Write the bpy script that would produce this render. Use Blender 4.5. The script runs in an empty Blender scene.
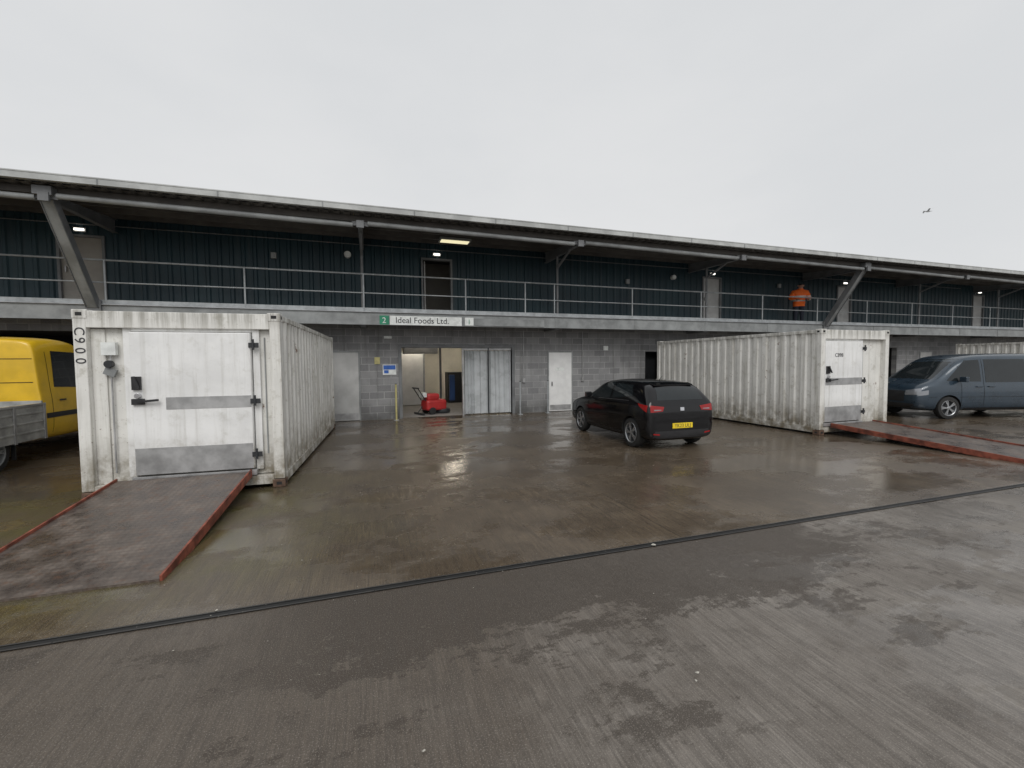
import bpy, math, random, bmesh
from mathutils import Vector, Matrix
from mathutils.bvhtree import BVHTree
random.seed(7)
scene=bpy.context.scene
COL=scene.collection
R=math.radians

# ------------------------------------------------------------------ materials
def newmat(name):
    m=bpy.data.materials.new(name); m.use_nodes=True
    nt=m.node_tree; b=nt.nodes["Principled BSDF"]
    return m,nt,b
def math_(nt,op,a,b=None,clamp=False):
    n=nt.nodes.new('ShaderNodeMath'); n.operation=op; n.use_clamp=clamp
    for i,s in enumerate((a,b)):
        if s is None: continue
        if isinstance(s,(int,float)): n.inputs[i].default_value=s
        else: nt.links.new(s,n.inputs[i])
    return n.outputs[0]
def mixc(nt,fac,a,b,mode='MIX'):
    n=nt.nodes.new('ShaderNodeMix'); n.data_type='RGBA'; n.blend_type=mode
    for s,i in ((fac,0),(a,6),(b,7)):
        if isinstance(s,(int,float)): n.inputs[i].default_value=s
        elif isinstance(s,tuple): n.inputs[i].default_value=(*s,1) if len(s)==3 else s
        else: nt.links.new(s,n.inputs[i])
    return n.outputs[2]
def noise(nt,vec,scale,detail=4,rough=.55,vscale=None):
    if vscale:
        mp=nt.nodes.new('ShaderNodeMapping'); mp.inputs['Scale'].default_value=vscale
        nt.links.new(vec,mp.inputs[0]); vec=mp.outputs[0]
    n=nt.nodes.new('ShaderNodeTexNoise'); n.inputs['Scale'].default_value=scale
    n.inputs['Detail'].default_value=detail; n.inputs['Roughness'].default_value=rough
    nt.links.new(vec,n.inputs['Vector']); return n.outputs['Fac']
def ramp(nt,fac,lo,hi,a=0.0,b=1.0):
    n=nt.nodes.new('ShaderNodeMapRange'); n.interpolation_type='SMOOTHSTEP'
    n.inputs[1].default_value=lo; n.inputs[2].default_value=hi; n.inputs[3].default_value=a; n.inputs[4].default_value=b
    nt.links.new(fac,n.inputs[0]); return n.outputs[0]
def coord(nt,kind='Object'):
    t=nt.nodes.new('ShaderNodeTexCoord'); return t.outputs[kind]
def bump(nt,b,h,strength=.3,dist=.01):
    n=nt.nodes.new('ShaderNodeBump'); n.inputs['Strength'].default_value=strength; n.inputs['Distance'].default_value=dist
    nt.links.new(h,n.inputs['Height']); nt.links.new(n.outputs[0],b.inputs['Normal'])

def simple(name,col,rough=.5,metal=0,var=.15,scale=6,coat=0,bmp=0,spec=None):
    m,nt,b=newmat(name)
    o=coord(nt); n=noise(nt,o,scale,4,.6)
    d=tuple(c*(1-var) for c in col); u=tuple(min(1,c*(1+var)) for c in col)
    nt.links.new(mixc(nt,ramp(nt,n,.3,.7),d,u),b.inputs['Base Color'])
    b.inputs['Metallic'].default_value=metal
    rv=min(.06,rough*.4)
    nt.links.new(ramp(nt,n,.3,.7,max(0,rough-rv),min(1,rough+rv)),b.inputs['Roughness'])
    if coat: b.inputs['Coat Weight'].default_value=coat; b.inputs['Coat Roughness'].default_value=.04
    if bmp: bump(nt,b,noise(nt,o,scale*8,3),bmp,.004)
    return m
def emit(name,col,s):
    m,nt,b=newmat(name); b.inputs['Base Color'].default_value=(*col,1)
    b.inputs['Emission Color'].default_value=(*col,1); b.inputs['Emission Strength'].default_value=s
    return m
def dirty_white(name,base=(.74,.73,.69),streak=1.0,rust=1.0):
    m,nt,b=newmat(name); o=coord(nt)
    c=mixc(nt,ramp(nt,noise(nt,o,1.7,5,.6),.35,.7),base,tuple(x*.86 for x in base))
    st=noise(nt,o,1.0,6,.68,(11,11,.5))
    c=mixc(nt,math_(nt,'MULTIPLY',ramp(nt,st,.46,.74),.62*streak),c,(.30,.28,.22))
    bl=noise(nt,o,5,6,.7)
    c=mixc(nt,math_(nt,'MULTIPLY',ramp(nt,bl,.52,.70),.5*streak),c,(.36,.34,.27))
    sep=nt.nodes.new('ShaderNodeSeparateXYZ'); nt.links.new(o,sep.inputs[0])
    low=ramp(nt,sep.outputs[2],.95,.08)
    c=mixc(nt,math_(nt,'MULTIPLY',low,ramp(nt,bl,.30,.62,.15,.9)),c,(.17,.14,.09))
    top=ramp(nt,sep.outputs[2],2.25,2.5)
    c=mixc(nt,math_(nt,'MULTIPLY',top,ramp(nt,st,.35,.6,.0,.55*streak)),c,(.22,.21,.18))
    rs=noise(nt,o,3.1,8,.75)
    c=mixc(nt,math_(nt,'MULTIPLY',ramp(nt,rs,.63,.68),rust),c,(.15,.07,.035))
    sp=noise(nt,o,32,3,.6)
    c=mixc(nt,math_(nt,'MULTIPLY',ramp(nt,sp,.66,.72),.6*rust),c,(.14,.08,.045))
    nt.links.new(c,b.inputs['Base Color']); b.inputs['Roughness'].default_value=.45
    bump(nt,b,bl,.25,.006)
    return m

M={}
M['cont']=dirty_white('container_white',(.82,.81,.77))
M['door']=dirty_white('cold_door_white',(.88,.88,.87),.5,.12)
M['galv']=simple('galvanised',(.40,.41,.42),.45,.6,.2,5,bmp=.1)
M['rail']=simple('rail_galv',(.36,.38,.39),.5,.3,.2,5)
M['alu']=simple('alu_plate',(.42,.42,.42),.42,.6,.25,3,bmp=.15)
M['steelgrey']=simple('steel_grey_paint',(.25,.26,.26),.5,0,.25,2)
M['struc']=simple('structure_grey',(.16,.165,.17),.5,0,.2,3)
M['dark']=simple('dark_paint',(.025,.027,.03),.5,0,.2,4)
M['black']=simple('black_rubber',(.018,.018,.018),.75,0,.2,10)
M['plastic']=simple('black_plastic',(.02,.02,.022),.45,0,.2,10)
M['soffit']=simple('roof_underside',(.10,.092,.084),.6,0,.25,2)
M['rooftop']=simple('roof_top',(.33,.34,.34),.5,0,.1,2)
M['gutter']=simple('gutter_grey',(.44,.45,.44),.5,0,.2,2)
M['white']=simple('white_paint',(.75,.75,.74),.5,0,.06,4)
M['greydoor']=simple('pale_grey_door',(.48,.48,.47),.5,0,.12,2)
M['brown']=simple('upper_door',(.30,.28,.25),.5,0,.1,2)
M['conc']=simple('slab_concrete',(.22,.21,.20),.8,0,.15,3,bmp=.3)
M['intwall']=simple('interior_wall',(.74,.71,.62),.6,0,.1,1)
M['curtain']=simple('curtain_strip',(.50,.52,.53),.3,0,.12,2)
M['blue']=simple('blue_plastic',(.02,.06,.18),.4,0,.1,4)
M['red']=simple('red_plastic',(.42,.03,.03),.35,0,.1,5)
M['redrust']=simple('red_oxide_paint',(.20,.055,.032),.6,0,.55,7,bmp=.3)
M['rust']=simple('rusty_steel',(.13,.08,.055),.6,.2,.4,10,bmp=.4)
M['yellowpost']=simple('yellow_post',(.50,.45,.20),.5,0,.2,6)
M['green']=simple('sign_green',(.02,.22,.12),.4)
M['signwhite']=simple('sign_white',(.72,.74,.72),.4)
M['signblue']=simple('sign_blue',(.03,.12,.45),.4)
M['signtext']=simple('sign_text',(.03,.03,.035),.5)
M['hv']=simple('hi_vis_orange',(1.0,.17,.02),.7,0,.08,12)
M['refl']=simple('reflective_tape',(.65,.66,.62),.4,0,.05,12)
M['navy']=simple('navy_trousers',(.02,.025,.04),.8,0,.2,12)
M['skin']=simple('skin',(.45,.25,.18),.5,0,.06,12)
M['hair']=simple('dark_hat',(.02,.018,.018),.8,0,.2,20)
M['lamp']=emit('lamp_white',(1,.95,.86),2.5)
M['tube']=emit('tube_light',(1,.90,.74),36)
M['rooflight']=emit('rooflight',(.95,.86,.55),.9)
M['glass']=simple('car_glass',(.016,.020,.022),.03,0,.1,3)
M['carblack']=simple('black_car_paint',(.005,.005,.006),.09,0,.15,3)
M['carblue']=simple('blue_car_paint',(.022,.040,.060),.3,.2,.12,3,coat=.8)
M['caryellow']=simple('yellow_car_paint',(.72,.45,.015),.35,0,.12,2,coat=.4)
M['taillight']=simple('tail_light_red',(.30,.008,.008),.2,0,.1,8)
M['headlight']=simple('head_light',(.25,.26,.28),.15,.3,.1,8,coat=1)
M['plate']=simple('number_plate_yellow',(.85,.62,.03),.4,0,.03,8)
M['chrome']=simple('chrome',(.6,.6,.62),.15,1,.05,8)
M['alloy']=simple('alloy_wheel',(.42,.43,.44),.3,.8,.1,8)
M['seam']=simple('panel_gap',(.003,.003,.003),.8)
M['bed']=simple('dropside_grey',(.34,.34,.325),.5,.1,.3,4,bmp=.1)
M['gull']=simple('gull_feathers',(.4,.4,.4),.8)
M['slot']=simple('drain_slot',(.008,.008,.008),.6)
M['slotedge']=simple('drain_frame',(.06,.058,.055),.5,.3,.3,6)
M['litter']=simple('litter',(.42,.40,.35),.8,0,.5,40)

def cladding():
    m,nt,b=newmat('cladding_teal'); o=coord(nt)
    c=mixc(nt,ramp(nt,noise(nt,o,.8,4),.3,.7),(.006,.025,.036),(.010,.038,.050))
    st=noise(nt,o,1,4,.6,(7,7,.3))
    c=mixc(nt,math_(nt,'MULTIPLY',ramp(nt,st,.48,.75),.5),c,(.04,.055,.058))
    nt.links.new(c,b.inputs['Base Color']); b.inputs['Roughness'].default_value=.5
    return m
M['clad']=cladding()
def blockwork():
    m,nt,b=newmat('concrete_blockwork'); o=coord(nt)
    mp=nt.nodes.new('ShaderNodeMapping'); mp.inputs['Rotation'].default_value=(R(-90),0,0)
    nt.links.new(o,mp.inputs[0])
    br=nt.nodes.new('ShaderNodeTexBrick'); nt.links.new(mp.outputs[0],br.inputs['Vector'])
    br.inputs['Scale'].default_value=1; br.inputs['Brick Width'].default_value=.45; br.inputs['Row Height'].default_value=.225
    br.inputs['Mortar Size'].default_value=.011; br.inputs['Mortar Smooth'].default_value=.2
    br.inputs['Color1'].default_value=(.19,.19,.195,1); br.inputs['Color2'].default_value=(.32,.32,.32,1); br.inputs['Mortar'].default_value=(.40,.40,.39,1)
    br.inputs['Bias'].default_value=-.1
    n=noise(nt,o,1.3,5,.6)
    c=mixc(nt,ramp(nt,n,.3,.75,0,.55),br.outputs[0],(.12,.12,.125))
    st=noise(nt,o,1,4,.6,(5,5,.35))
    c=mixc(nt,ramp(nt,st,.5,.72,0,.55),c,(.09,.09,.088))
    c=mixc(nt,ramp(nt,noise(nt,o,60,3),.35,.65,0,.25),c,(.40,.40,.40))
    sep=nt.nodes.new('ShaderNodeSeparateXYZ'); nt.links.new(o,sep.inputs[0])
    c=mixc(nt,math_(nt,'MULTIPLY',ramp(nt,sep.outputs[2],.7,.0),ramp(nt,n,.3,.6,.2,.8)),c,(.07,.07,.065))
    nt.links.new(c,b.inputs['Base Color']); b.inputs['Roughness'].default_value=.85
    bump(nt,b,math_(nt,'MULTIPLY',br.outputs['Fac'],-1.0),.5,.01)
    return m
M['block']=blockwork()
def rampplate():
    m,nt,b=newmat('ramp_chequer_plate'); o=coord(nt)
    n=noise(nt,o,3,6,.7)
    c=mixc(nt,ramp(nt,n,.35,.7),(.070,.055,.048),(.20,.165,.14))
    c=mixc(nt,ramp(nt,noise(nt,o,9,6,.7),.50,.68,0,.7),c,(.14,.075,.045))
    mp=nt.nodes.new('ShaderNodeMapping'); mp.inputs['Rotation'].default_value=(0,0,R(45)); mp.inputs['Scale'].default_value=(22,22,22)
    nt.links.new(o,mp.inputs[0]); ch=nt.nodes.new('ShaderNodeTexChecker'); ch.inputs['Scale'].default_value=1
    nt.links.new(mp.outputs[0],ch.inputs[0])
    c=mixc(nt,math_(nt,'MULTIPLY',ch.outputs['Fac'],.22),c,(.03,.022,.018))
    nt.links.new(c,b.inputs['Base Color'])
    nt.links.new(ramp(nt,n,.35,.65,.25,.5),b.inputs['Roughness']); b.inputs['Metallic'].default_value=.2
    bump(nt,b,ch.outputs['Fac'],.8,.008)
    return m
M['ramp']=rampplate()
def groundmat():
    m,nt,b=newmat('wet_concrete_yard')
    g=nt.nodes.new('ShaderNodeNewGeometry'); P=g.outputs['Position']
    s=nt.nodes.new('ShaderNodeSeparateXYZ'); nt.links.new(P,s.inputs[0]); X,Y=s.outputs[0],s.outputs[1]
    big=noise(nt,P,.35,3,.6); mid=noise(nt,P,1.3,7,.70); fine=noise(nt,P,22,5,.78); grit=noise(nt,P,140,2,.6)
    broom=noise(nt,P,1,4,.65,(75,3.5,1)); broom2=noise(nt,P,1,5,.7,(16,1.1,1))
    blot=noise(nt,P,3.0,7,.76,(1,.8,1))
    edge=math_(nt,'MULTIPLY',math_(nt,'SUBTRACT',fine,.5),.9)
    brown=mixc(nt,ramp(nt,mid,.3,.7),(.095,.069,.045),(.170,.130,.088))
    brown=mixc(nt,ramp(nt,big,.45,.60,0,.5),brown,(.075,.055,.036))
    al=math_(nt,'MULTIPLY',ramp(nt,X,.8,-2.0),math_(nt,'MULTIPLY',ramp(nt,Y,3.4,4.4),ramp(nt,Y,9.0,6.5)))
    brown=mixc(nt,math_(nt,'MULTIPLY',al,ramp(nt,mid,.36,.60,.1,.9)),brown,(.085,.078,.012))
    pale=mixc(nt,ramp(nt,mid,.3,.7),(.150,.128,.106),(.255,.228,.198))
    xx=math_(nt,'ADD',math_(nt,'SUBTRACT',X,math_(nt,'MULTIPLY',Y,.35)),math_(nt,'MULTIPLY',math_(nt,'SUBTRACT',mid,.5),2.6))
    pale=mixc(nt,ramp(nt,xx,1.3,-.6,0,.80),pale,(.088,.066,.046))
    pn=noise(nt,P,1.5,7,.76,(.7,1.2,1))
    yy=math_(nt,'ADD',math_(nt,'ADD',Y,edge),math_(nt,'MULTIPLY',math_(nt,'SUBTRACT',pn,.5),3.2))
    patch=math_(nt,'MULTIPLY',ramp(nt,yy,2.50,2.66),math_(nt,'MULTIPLY',ramp(nt,X,-1.3,-.1),ramp(nt,math_(nt,'ADD',X,math_(nt,'MULTIPLY',pn,2.8)),6.0,5.6)))
    p2=math_(nt,'MULTIPLY',ramp(nt,math_(nt,'ADD',pn,math_(nt,'MULTIPLY',edge,.14)),.54,.585),math_(nt,'MULTIPLY',ramp(nt,Y,1.2,1.8),.85))
    pm=math_(nt,'MAXIMUM',patch,p2)
    pale=mixc(nt,math_(nt,'MULTIPLY',pm,ramp(nt,fine,.25,.75,1.0,.65)),pale,(.040,.028,.018))
    near=ramp(nt,Y,3.60,3.50)
    c=mixc(nt,near,brown,pale)
    c=mixc(nt,ramp(nt,blot,.48,.70,0,.55),c,(.045,.033,.023))
    c=mixc(nt,ramp(nt,broom2,.42,.70,0,.45),c,(.050,.038,.028))
    c=mixc(nt,ramp(nt,broom,.32,.66,0,.50),c,(.042,.033,.025))
    c=mixc(nt,ramp(nt,grit,.54,.70,0,.45),c,(.40,.36,.31))
    c=mixc(nt,ramp(nt,fine,.55,.74,0,.55),c,(.042,.033,.025))
    jm=math_(nt,'ABSOLUTE',math_(nt,'SUBTRACT',math_(nt,'FRACT',math_(nt,'MULTIPLY',math_(nt,'ADD',X,3.0),1/6.0)),.5))
    j=ramp(nt,jm,.4985,.4995,0,.7)
    c=mixc(nt,math_(nt,'MULTIPLY',j,ramp(nt,Y,3.5,3.6)),c,(.03,.026,.022))
    nt.links.new(c,b.inputs['Base Color'])
    wn=noise(nt,P,.6,6,.66,(.8,1.3,1)); pud=ramp(nt,wn,.46,.55)
    rg=math_(nt,'SUBTRACT',.33,math_(nt,'MULTIPLY',pud,.23))
    rp=math_(nt,'MULTIPLY',ramp(nt,X,2.0,3.6),ramp(nt,noise(nt,P,.8,6,.7,(.7,1.3,1)),.47,.53))
    rgn=math_(nt,'ADD',math_(nt,'SUBTRACT',.46,math_(nt,'MULTIPLY',rp,.32)),math_(nt,'MULTIPLY',pm,.15))
    mxr=nt.nodes.new('ShaderNodeMix'); nt.links.new(near,mxr.inputs[0]); nt.links.new(rg,mxr.inputs[2]); nt.links.new(rgn,mxr.inputs[3])
    nt.links.new(math_(nt,'ADD',mxr.outputs[0],math_(nt,'MULTIPLY',math_(nt,'SUBTRACT',fine,.5),.2)),b.inputs['Roughness'])
    b.inputs['Specular IOR Level'].default_value=.65
    h=math_(nt,'ADD',math_(nt,'MULTIPLY',broom,1.5),math_(nt,'MULTIPLY',grit,.5))
    h=math_(nt,'ADD',h,math_(nt,'MULTIPLY',fine,.9))
    n=nt.nodes.new('ShaderNodeBump'); n.inputs['Distance'].default_value=.007
    mx2=nt.nodes.new('ShaderNodeMix'); nt.links.new(near,mx2.inputs[0]); nt.links.new(pud,mx2.inputs[2]); nt.links.new(rp,mx2.inputs[3])
    nt.links.new(math_(nt,'SUBTRACT',.45,math_(nt,'MULTIPLY',mx2.outputs[0],.33)),n.inputs['Strength'])
    nt.links.new(h,n.inputs['Height']); nt.links.new(n.outputs[0],b.inputs['Normal'])
    return m
M['ground']=groundmat()

# ------------------------------------------------------------------ mesh builder
def empty(name,loc=(0,0,0),rz=0,parent=None):
    e=bpy.data.objects.new(name,None); COL.objects.link(e); e.location=loc; e.rotation_euler=(0,0,R(rz))
    e.empty_display_size=.3
    if parent: e.parent=parent
    return e
class MB:
    def __init__(s): s.v=[];s.f=[];s.m=[];s.mats=[]
    def mi(s,mat):
        mat=M[mat]
        if mat not in s.mats: s.mats.append(mat)
        return s.mats.index(mat)
    def add(s,vs,fs,mat):
        o=len(s.v); s.v+= [tuple(v) for v in vs]; k=s.mi(mat)
        for f in fs: s.f.append([i+o for i in f]); s.m.append(k)
    def box(s,x0,x1,y0,y1,z0,z1,mat,T=None):
        vs=[Vector((x,y,z)) for z in (z0,z1) for y in (y0,y1) for x in (x0,x1)]
        if T: vs=[T@v for v in vs]
        s.add(vs,[(0,2,3,1),(4,5,7,6),(0,1,5,4),(2,6,7,3),(0,4,6,2),(1,3,7,5)],mat)
    def beam(s,p,q,w,h,mat,up=(0,0,1)):
        p=Vector(p);q=Vector(q);d=(q-p).normalized();up=Vector(up)
        a=d.cross(up)
        if a.length<1e-4: a=d.cross(Vector((0,1,0)))
        a.normalize(); b=a.cross(d)
        vs=[c+a*(w/2*i)+b*(h/2*j) for c in (p,q) for i,j in ((-1,-1),(1,-1),(1,1),(-1,1))]
        s.add(vs,[(0,1,2,3),(7,6,5,4),(0,4,5,1),(1,5,6,2),(2,6,7,3),(3,7,4,0)],mat)
    def cyl(s,p,q,r,mat,n=12,r2=None):
        p=Vector(p);q=Vector(q);d=(q-p).normalized(); r2=r if r2 is None else r2
        a=d.cross(Vector((0,0,1)))
        if a.length<1e-4: a=Vector((1,0,0))
        a.normalize(); b=a.cross(d)
        vs=[];
        for c,rr in ((p,r),(q,r2)):
            for i in range(n):
                t=2*math.pi*i/n; vs.append(c+(a*math.cos(t)+b*math.sin(t))*rr)
        fs=[(i,(i+1)%n,n+(i+1)%n,n+i) for i in range(n)]+[tuple(range(n-1,-1,-1)),tuple(range(n,2*n))]
        s.add(vs,fs,mat)
    def lathe(s,c,axis,prof,mat,n=28):
        c=Vector(c); d=Vector(axis).normalized(); a=Vector((0,0,1)) if abs(d.z)<.9 else Vector((1,0,0)); b=d.cross(a)
        vs=[];k=len(prof)
        for i in range(n):
            t=2*math.pi*i/n; e=a*math.cos(t)+b*math.sin(t)
            for r,x in prof: vs.append(c+e*r+d*x)
        fs=[]
        for i in range(n):
            j=(i+1)%n
            for u in range(k-1): fs.append((i*k+u,i*k+u+1,j*k+u+1,j*k+u))
        s.add(vs,fs,mat)
    def obj(s,name,parent=None,bevel=0,smooth=False,loc=None,rot=None):
        me=bpy.data.meshes.new(name); me.from_pydata(s.v,[],s.f)
        for m in s.mats: me.materials.append(m)
        for p,k in zip(me.polygons,s.m): p.material_index=k
        me.update()
        o=bpy.data.objects.new(name,me); COL.objects.link(o)
        if parent: o.parent=parent
        if loc: o.location=loc
        if rot: o.rotation_euler=rot
        if smooth:
            for p in me.polygons: p.use_smooth=True
            try: me.set_sharp_from_angle(angle=R(38))
            except Exception: pass
        if bevel:
            b=o.modifiers.new('bevel','BEVEL'); b.width=bevel; b.segments=2; b.limit_method='ANGLE'
        return o
def text(name,s,size,loc,rot,mat,parent,ext=.002,align='LEFT'):
    c=bpy.data.curves.new(name,'FONT'); c.body=s; c.size=size; c.extrude=ext; c.align_x=align
    o=bpy.data.objects.new(name,c); COL.objects.link(o); c.materials.append(M[mat])
    o.location=loc; o.rotation_euler=rot; o.parent=parent; return o

# ------------------------------------------------------------------ ground
mb=MB(); mb.add([(-1500,-1500,0),(1500,-1500,0),(1500,1500,0),(-1500,1500,0)],[(0,1,2,3)],'ground'); mb.obj('ground')
DA=math.tan(R(-.446))
def dy(x): return 3.549+x*DA
mb=MB()
def strip(mb,x0,x1,a,b,z,mat):
    mb.add([(x0,dy(x0)+a,z),(x1,dy(x1)+a,z),(x1,dy(x1)+b,z),(x0,dy(x0)+b,z)],[(0,1,2,3)],mat)
strip(mb,-30,60,-.040,.040,.004,'slot')
x=-30.0
while x<60:
    strip(mb,x+.004,x+.996,-.040,-.026,.009,'slotedge'); strip(mb,x+.004,x+.996,.024,.038,.009,'slotedge'); x+=1.0
mb.obj('drainage_channel')
mb=MB()
def bit(x,y,s,z=.006,mat='litter'):
    a=random.random()*6.28; n=random.choice((4,5,6))
    vs=[(x+math.cos(a+6.28*i/n)*s*random.uniform(.5,1),y+math.sin(a+6.28*i/n)*s*random.uniform(.3,.8),z+random.uniform(0,s*.35)) for i in range(n)]
    mb.add(vs,[tuple(range(n))],mat)
for i in range(170):
    y=random.uniform(1.6,12); bit(random.uniform(-3,3)+y*random.uniform(-.3,1.1),y,random.uniform(.003,.006)*min(2,.6+y*.15))
for i in range(260):
    y=random.gauss(6.3,1.3)
    if y>1.9: bit(random.gauss(.3,1.0),y,random.uniform(.004,.011))
for i in range(80): bit(random.uniform(-2,9),dy(0)+random.gauss(.0,.12),random.uniform(.003,.007),.011)
for (x,y,s) in [(-1.1,3.6,.022),(2.6,3.5,.03),(1.75,1.95,.020),(1.70,1.90,.014),(.2,1.95,.012)]: bit(x,y,s,.012)
mb.obj('litter')
ms=bpy.data.meshes.new('stone')
bm=bmesh.new(); bmesh.ops.create_icosphere(bm,subdivisions=2,radius=.022)
for v in bm.verts: v.co=Vector((v.co.x*.8,v.co.y*1.3,v.co.z*.6+.012))+Vector([random.uniform(-.003,.003) for _ in range(3)])
bm.to_mesh(ms); bm.free(); ms.materials.append(M['black']); so=bpy.data.objects.new('stone',ms); COL.objects.link(so); so.location=(.26,1.63,0)

# ------------------------------------------------------------------ building
WY=14.585; BY=13.483; BZ=3.343; RY=11.73; RZ=5.80
XL,XR=-45.0,85.0
B=empty('market_warehouse_building')
frames=[-6.40+6.27*k for k in range(-6,15)]
mb=MB()
def wseg(x0,x1,z0=0,z1=3.05,mat='block'): mb.box(x0,x1,WY,WY+.22,z0,z1,mat)
ops=[(-13.5,-6.2,2.75),(1.02,4.82,2.33),(10.37,11.2,2.2),(22.2,25.2,2.4),(30.5,34,2.4),(46,50,2.4)]
prev=XL
for a,b,h in ops: wseg(prev,a); wseg(a,b,h); prev=b
wseg(prev,XR)
mb.obj('blockwork_wall',B)
mb=MB()
mb.box(XL,XR,WY+19.8,WY+20,0,8,'steelgrey'); mb.box(XL,XL+.2,WY+.22,WY+19.8,0,7,'steelgrey'); mb.box(XR-.2,XR,WY+.22,WY+19.8,0,7,'steelgrey')
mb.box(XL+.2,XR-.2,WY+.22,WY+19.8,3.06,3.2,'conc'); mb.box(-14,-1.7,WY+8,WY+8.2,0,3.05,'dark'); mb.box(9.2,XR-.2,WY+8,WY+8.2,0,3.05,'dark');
mb.obj('rear_walls_and_floor',B)
mb=MB()
def ribs(x0,x1,z0,z1):
    p=.30;d=.035; pts=[]; x=x0
    while x<x1-1e-6:
        for u,yy in ((0,0),(.17,0),(.20,-d),(.27,-d),(.30,0)):
            if x+u<x1: pts.append((x+u,WY+yy))
        x+=p
    pts.append((x1,WY))
    q=[pts[0]]
    for a in pts[1:]:
        if a[0]-q[-1][0]>1e-4: q.append(a)
    vs=[(a,b,z) for a,b in q for z in (z0,z1)]
    mb.add(vs,[(2*i,2*i+2,2*i+3,2*i+1) for i in range(len(q)-1)],'clad')
updoors=[(-16.5,-15.6,'brown'),(-7.60,-6.70,'brown'),(1.76,2.67,None),(13.15,14.0,'greydoor'),(20.9,21.75,'greydoor'),(31.2,32.1,'greydoor'),(41,41.9,'greydoor'),(51,51.9,'greydoor')]
prev=XL
for a,b,_ in updoors: ribs(prev,a-.06,BZ,6.25); ribs(a-.06,b+.06,5.28,6.25); prev=b+.06
ribs(prev,XR,BZ,6.25)
mb.box(XL,XR,WY+.06,WY+.16,5.30,6.2,'dark')
mb.obj('upper_cladding',B)
mb=MB()
for a,b,m in updoors:
    mb.box(a-.06,a,WY-.05,WY+.12,BZ,5.28,'struc'); mb.box(b,b+.06,WY-.05,WY+.12,BZ,5.28,'struc'); mb.box(a,b,WY-.05,WY+.12,5.22,5.28,'struc')
    if m: mb.box(a,b,WY+.03,WY+.07,BZ,5.22,m); mb.box(a+.08,a+.11,WY-.02,WY+.03,BZ+.95,BZ+1.1,'alu')
    else:
        mb.box(a-.8,b+1.0,WY+2.2,WY+2.3,BZ,5.6,'brown'); mb.box(a-.9,a-.8,WY+.12,WY+2.3,BZ,5.6,'brown'); mb.box(b+1,b+1.1,WY+.12,WY+2.3,BZ,5.6,'brown')
        mb.box(a-.9,b+1.1,WY+.12,WY+2.3,5.6,5.7,'dark'); mb.box(a+.05,a+.09,WY+.12,WY+.95,BZ,5.2,'greydoor')
mb.obj('upper_doors',B)
mb=MB()
for a,b,m in [(-1.22,-.32,'greydoor'),(6.24,7.15,'white'),(17.2,18.1,'greydoor'),(27,27.9,'greydoor'),(-17,-16.1,'greydoor')]:
    mb.box(a-.05,a,WY-.03,WY-.001,0,2.22,'steelgrey'); mb.box(b,b+.05,WY-.03,WY-.001,0,2.22,'steelgrey'); mb.box(a,b,WY-.03,WY-.001,2.17,2.22,'steelgrey')
    mb.box(a,b,WY-.02,WY-.002,.02,2.17,m); mb.box(a+.1,a+.13,WY-.05,WY-.02,.95,1.1,'dark'); mb.box(a+.03,b-.03,WY-.024,WY-.02,.05,.25,'alu')
mb.box(6.5,6.85,WY-.026,WY-.02,1.5,1.62,'signwhite')
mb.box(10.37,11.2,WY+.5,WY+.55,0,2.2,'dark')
mb.obj('ground_floor_doors',B,.004)
mb=MB()
mb.box(.92,1.02,WY-.03,WY+.24,0,2.43,'struc'); mb.box(4.82,4.92,WY-.03,WY+.24,0,2.43,'struc'); mb.box(1.02,4.82,WY-.03,WY+.24,2.33,2.43,'struc')
mb.obj('opening_frame',B,.004)
mb=MB(); x=3.12; pts=[]; k=0
while x<4.80: pts.append((x,WY+.10+(0 if k%2 else .07)+random.uniform(-.012,.012))); x+=random.choice((.08,.16,.20,.10)) if k%2 else .03; k+=1
pts.append((4.81,WY+.10)); vs=[]
for a,y in pts: vs+=[(a,y,.04),(a,y,2.24)]
mb.add(vs,[(2*i,2*i+2,2*i+3,2*i+1) for i in range(len(pts)-1)],'curtain')
mb.box(3.05,3.10,WY+.07,WY+.19,0,2.33,'alu')
mb.box(3.95,3.99,WY+.04,WY+.09,0.02,2.33,'dark')
mb.box(3.10,4.82,WY+.05,WY+.20,2.25,2.33,'alu')
mb.obj('strip_curtain',B)
mb=MB()
mb.box(-1.5,9,WY+7.5,WY+7.6,0,3.0,'intwall'); mb.box(-1.6,-1.5,WY+.22,WY+7.6,0,3,'intwall'); mb.box(9,9.1,WY+.22,WY+7.6,0,3,'intwall')
mb.box(-1.6,9.1,WY+.22,WY+7.6,3.0,3.05,'conc'); mb.box(-1.5,9,WY+.23,WY+7.5,.001,.006,'conc')
mb.box(.2,2.2,WY+4.2,WY+4.3,.05,2.3,'white'); mb.box(2.2,2.26,WY+4.1,WY+4.3,.0,2.4,'alu'); mb.box(1.15,1.19,WY+4.19,WY+4.20,.05,2.3,'dark')
mb.box(.0,.9,WY+3.0,WY+3.6,.0,1.2,'alu'); mb.box(3.4,4.4,WY+5,WY+5.8,0,1.4,'dark')
mb.box(.2,5,WY+1.4,WY+1.5,2.62,2.75,'struc'); mb.cyl((-1,WY+2.0,2.75),(8,WY+2.0,2.75),.05,'alu'); mb.box(1.3,2.6,WY+2.6,WY+3.4,2.2,2.8,'struc')
mb.box(2.75,2.83,WY+3.2,WY+3.28,0,3,'struc'); mb.box(3.0,3.2,WY+2.3,WY+2.5,.35,1.35,'blue')
mb.obj('interior',B)
mb=MB()
for xx,yy in ((1.5,WY+1.2),(1.2,WY+3.7),(3.3,WY+5.2),(5.5,WY+3.2)): mb.box(xx,xx+1.2,yy,yy+.07,2.86,2.91,'tube')
mb.obj('interior_tube_lights',B)
mb=MB()
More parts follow.
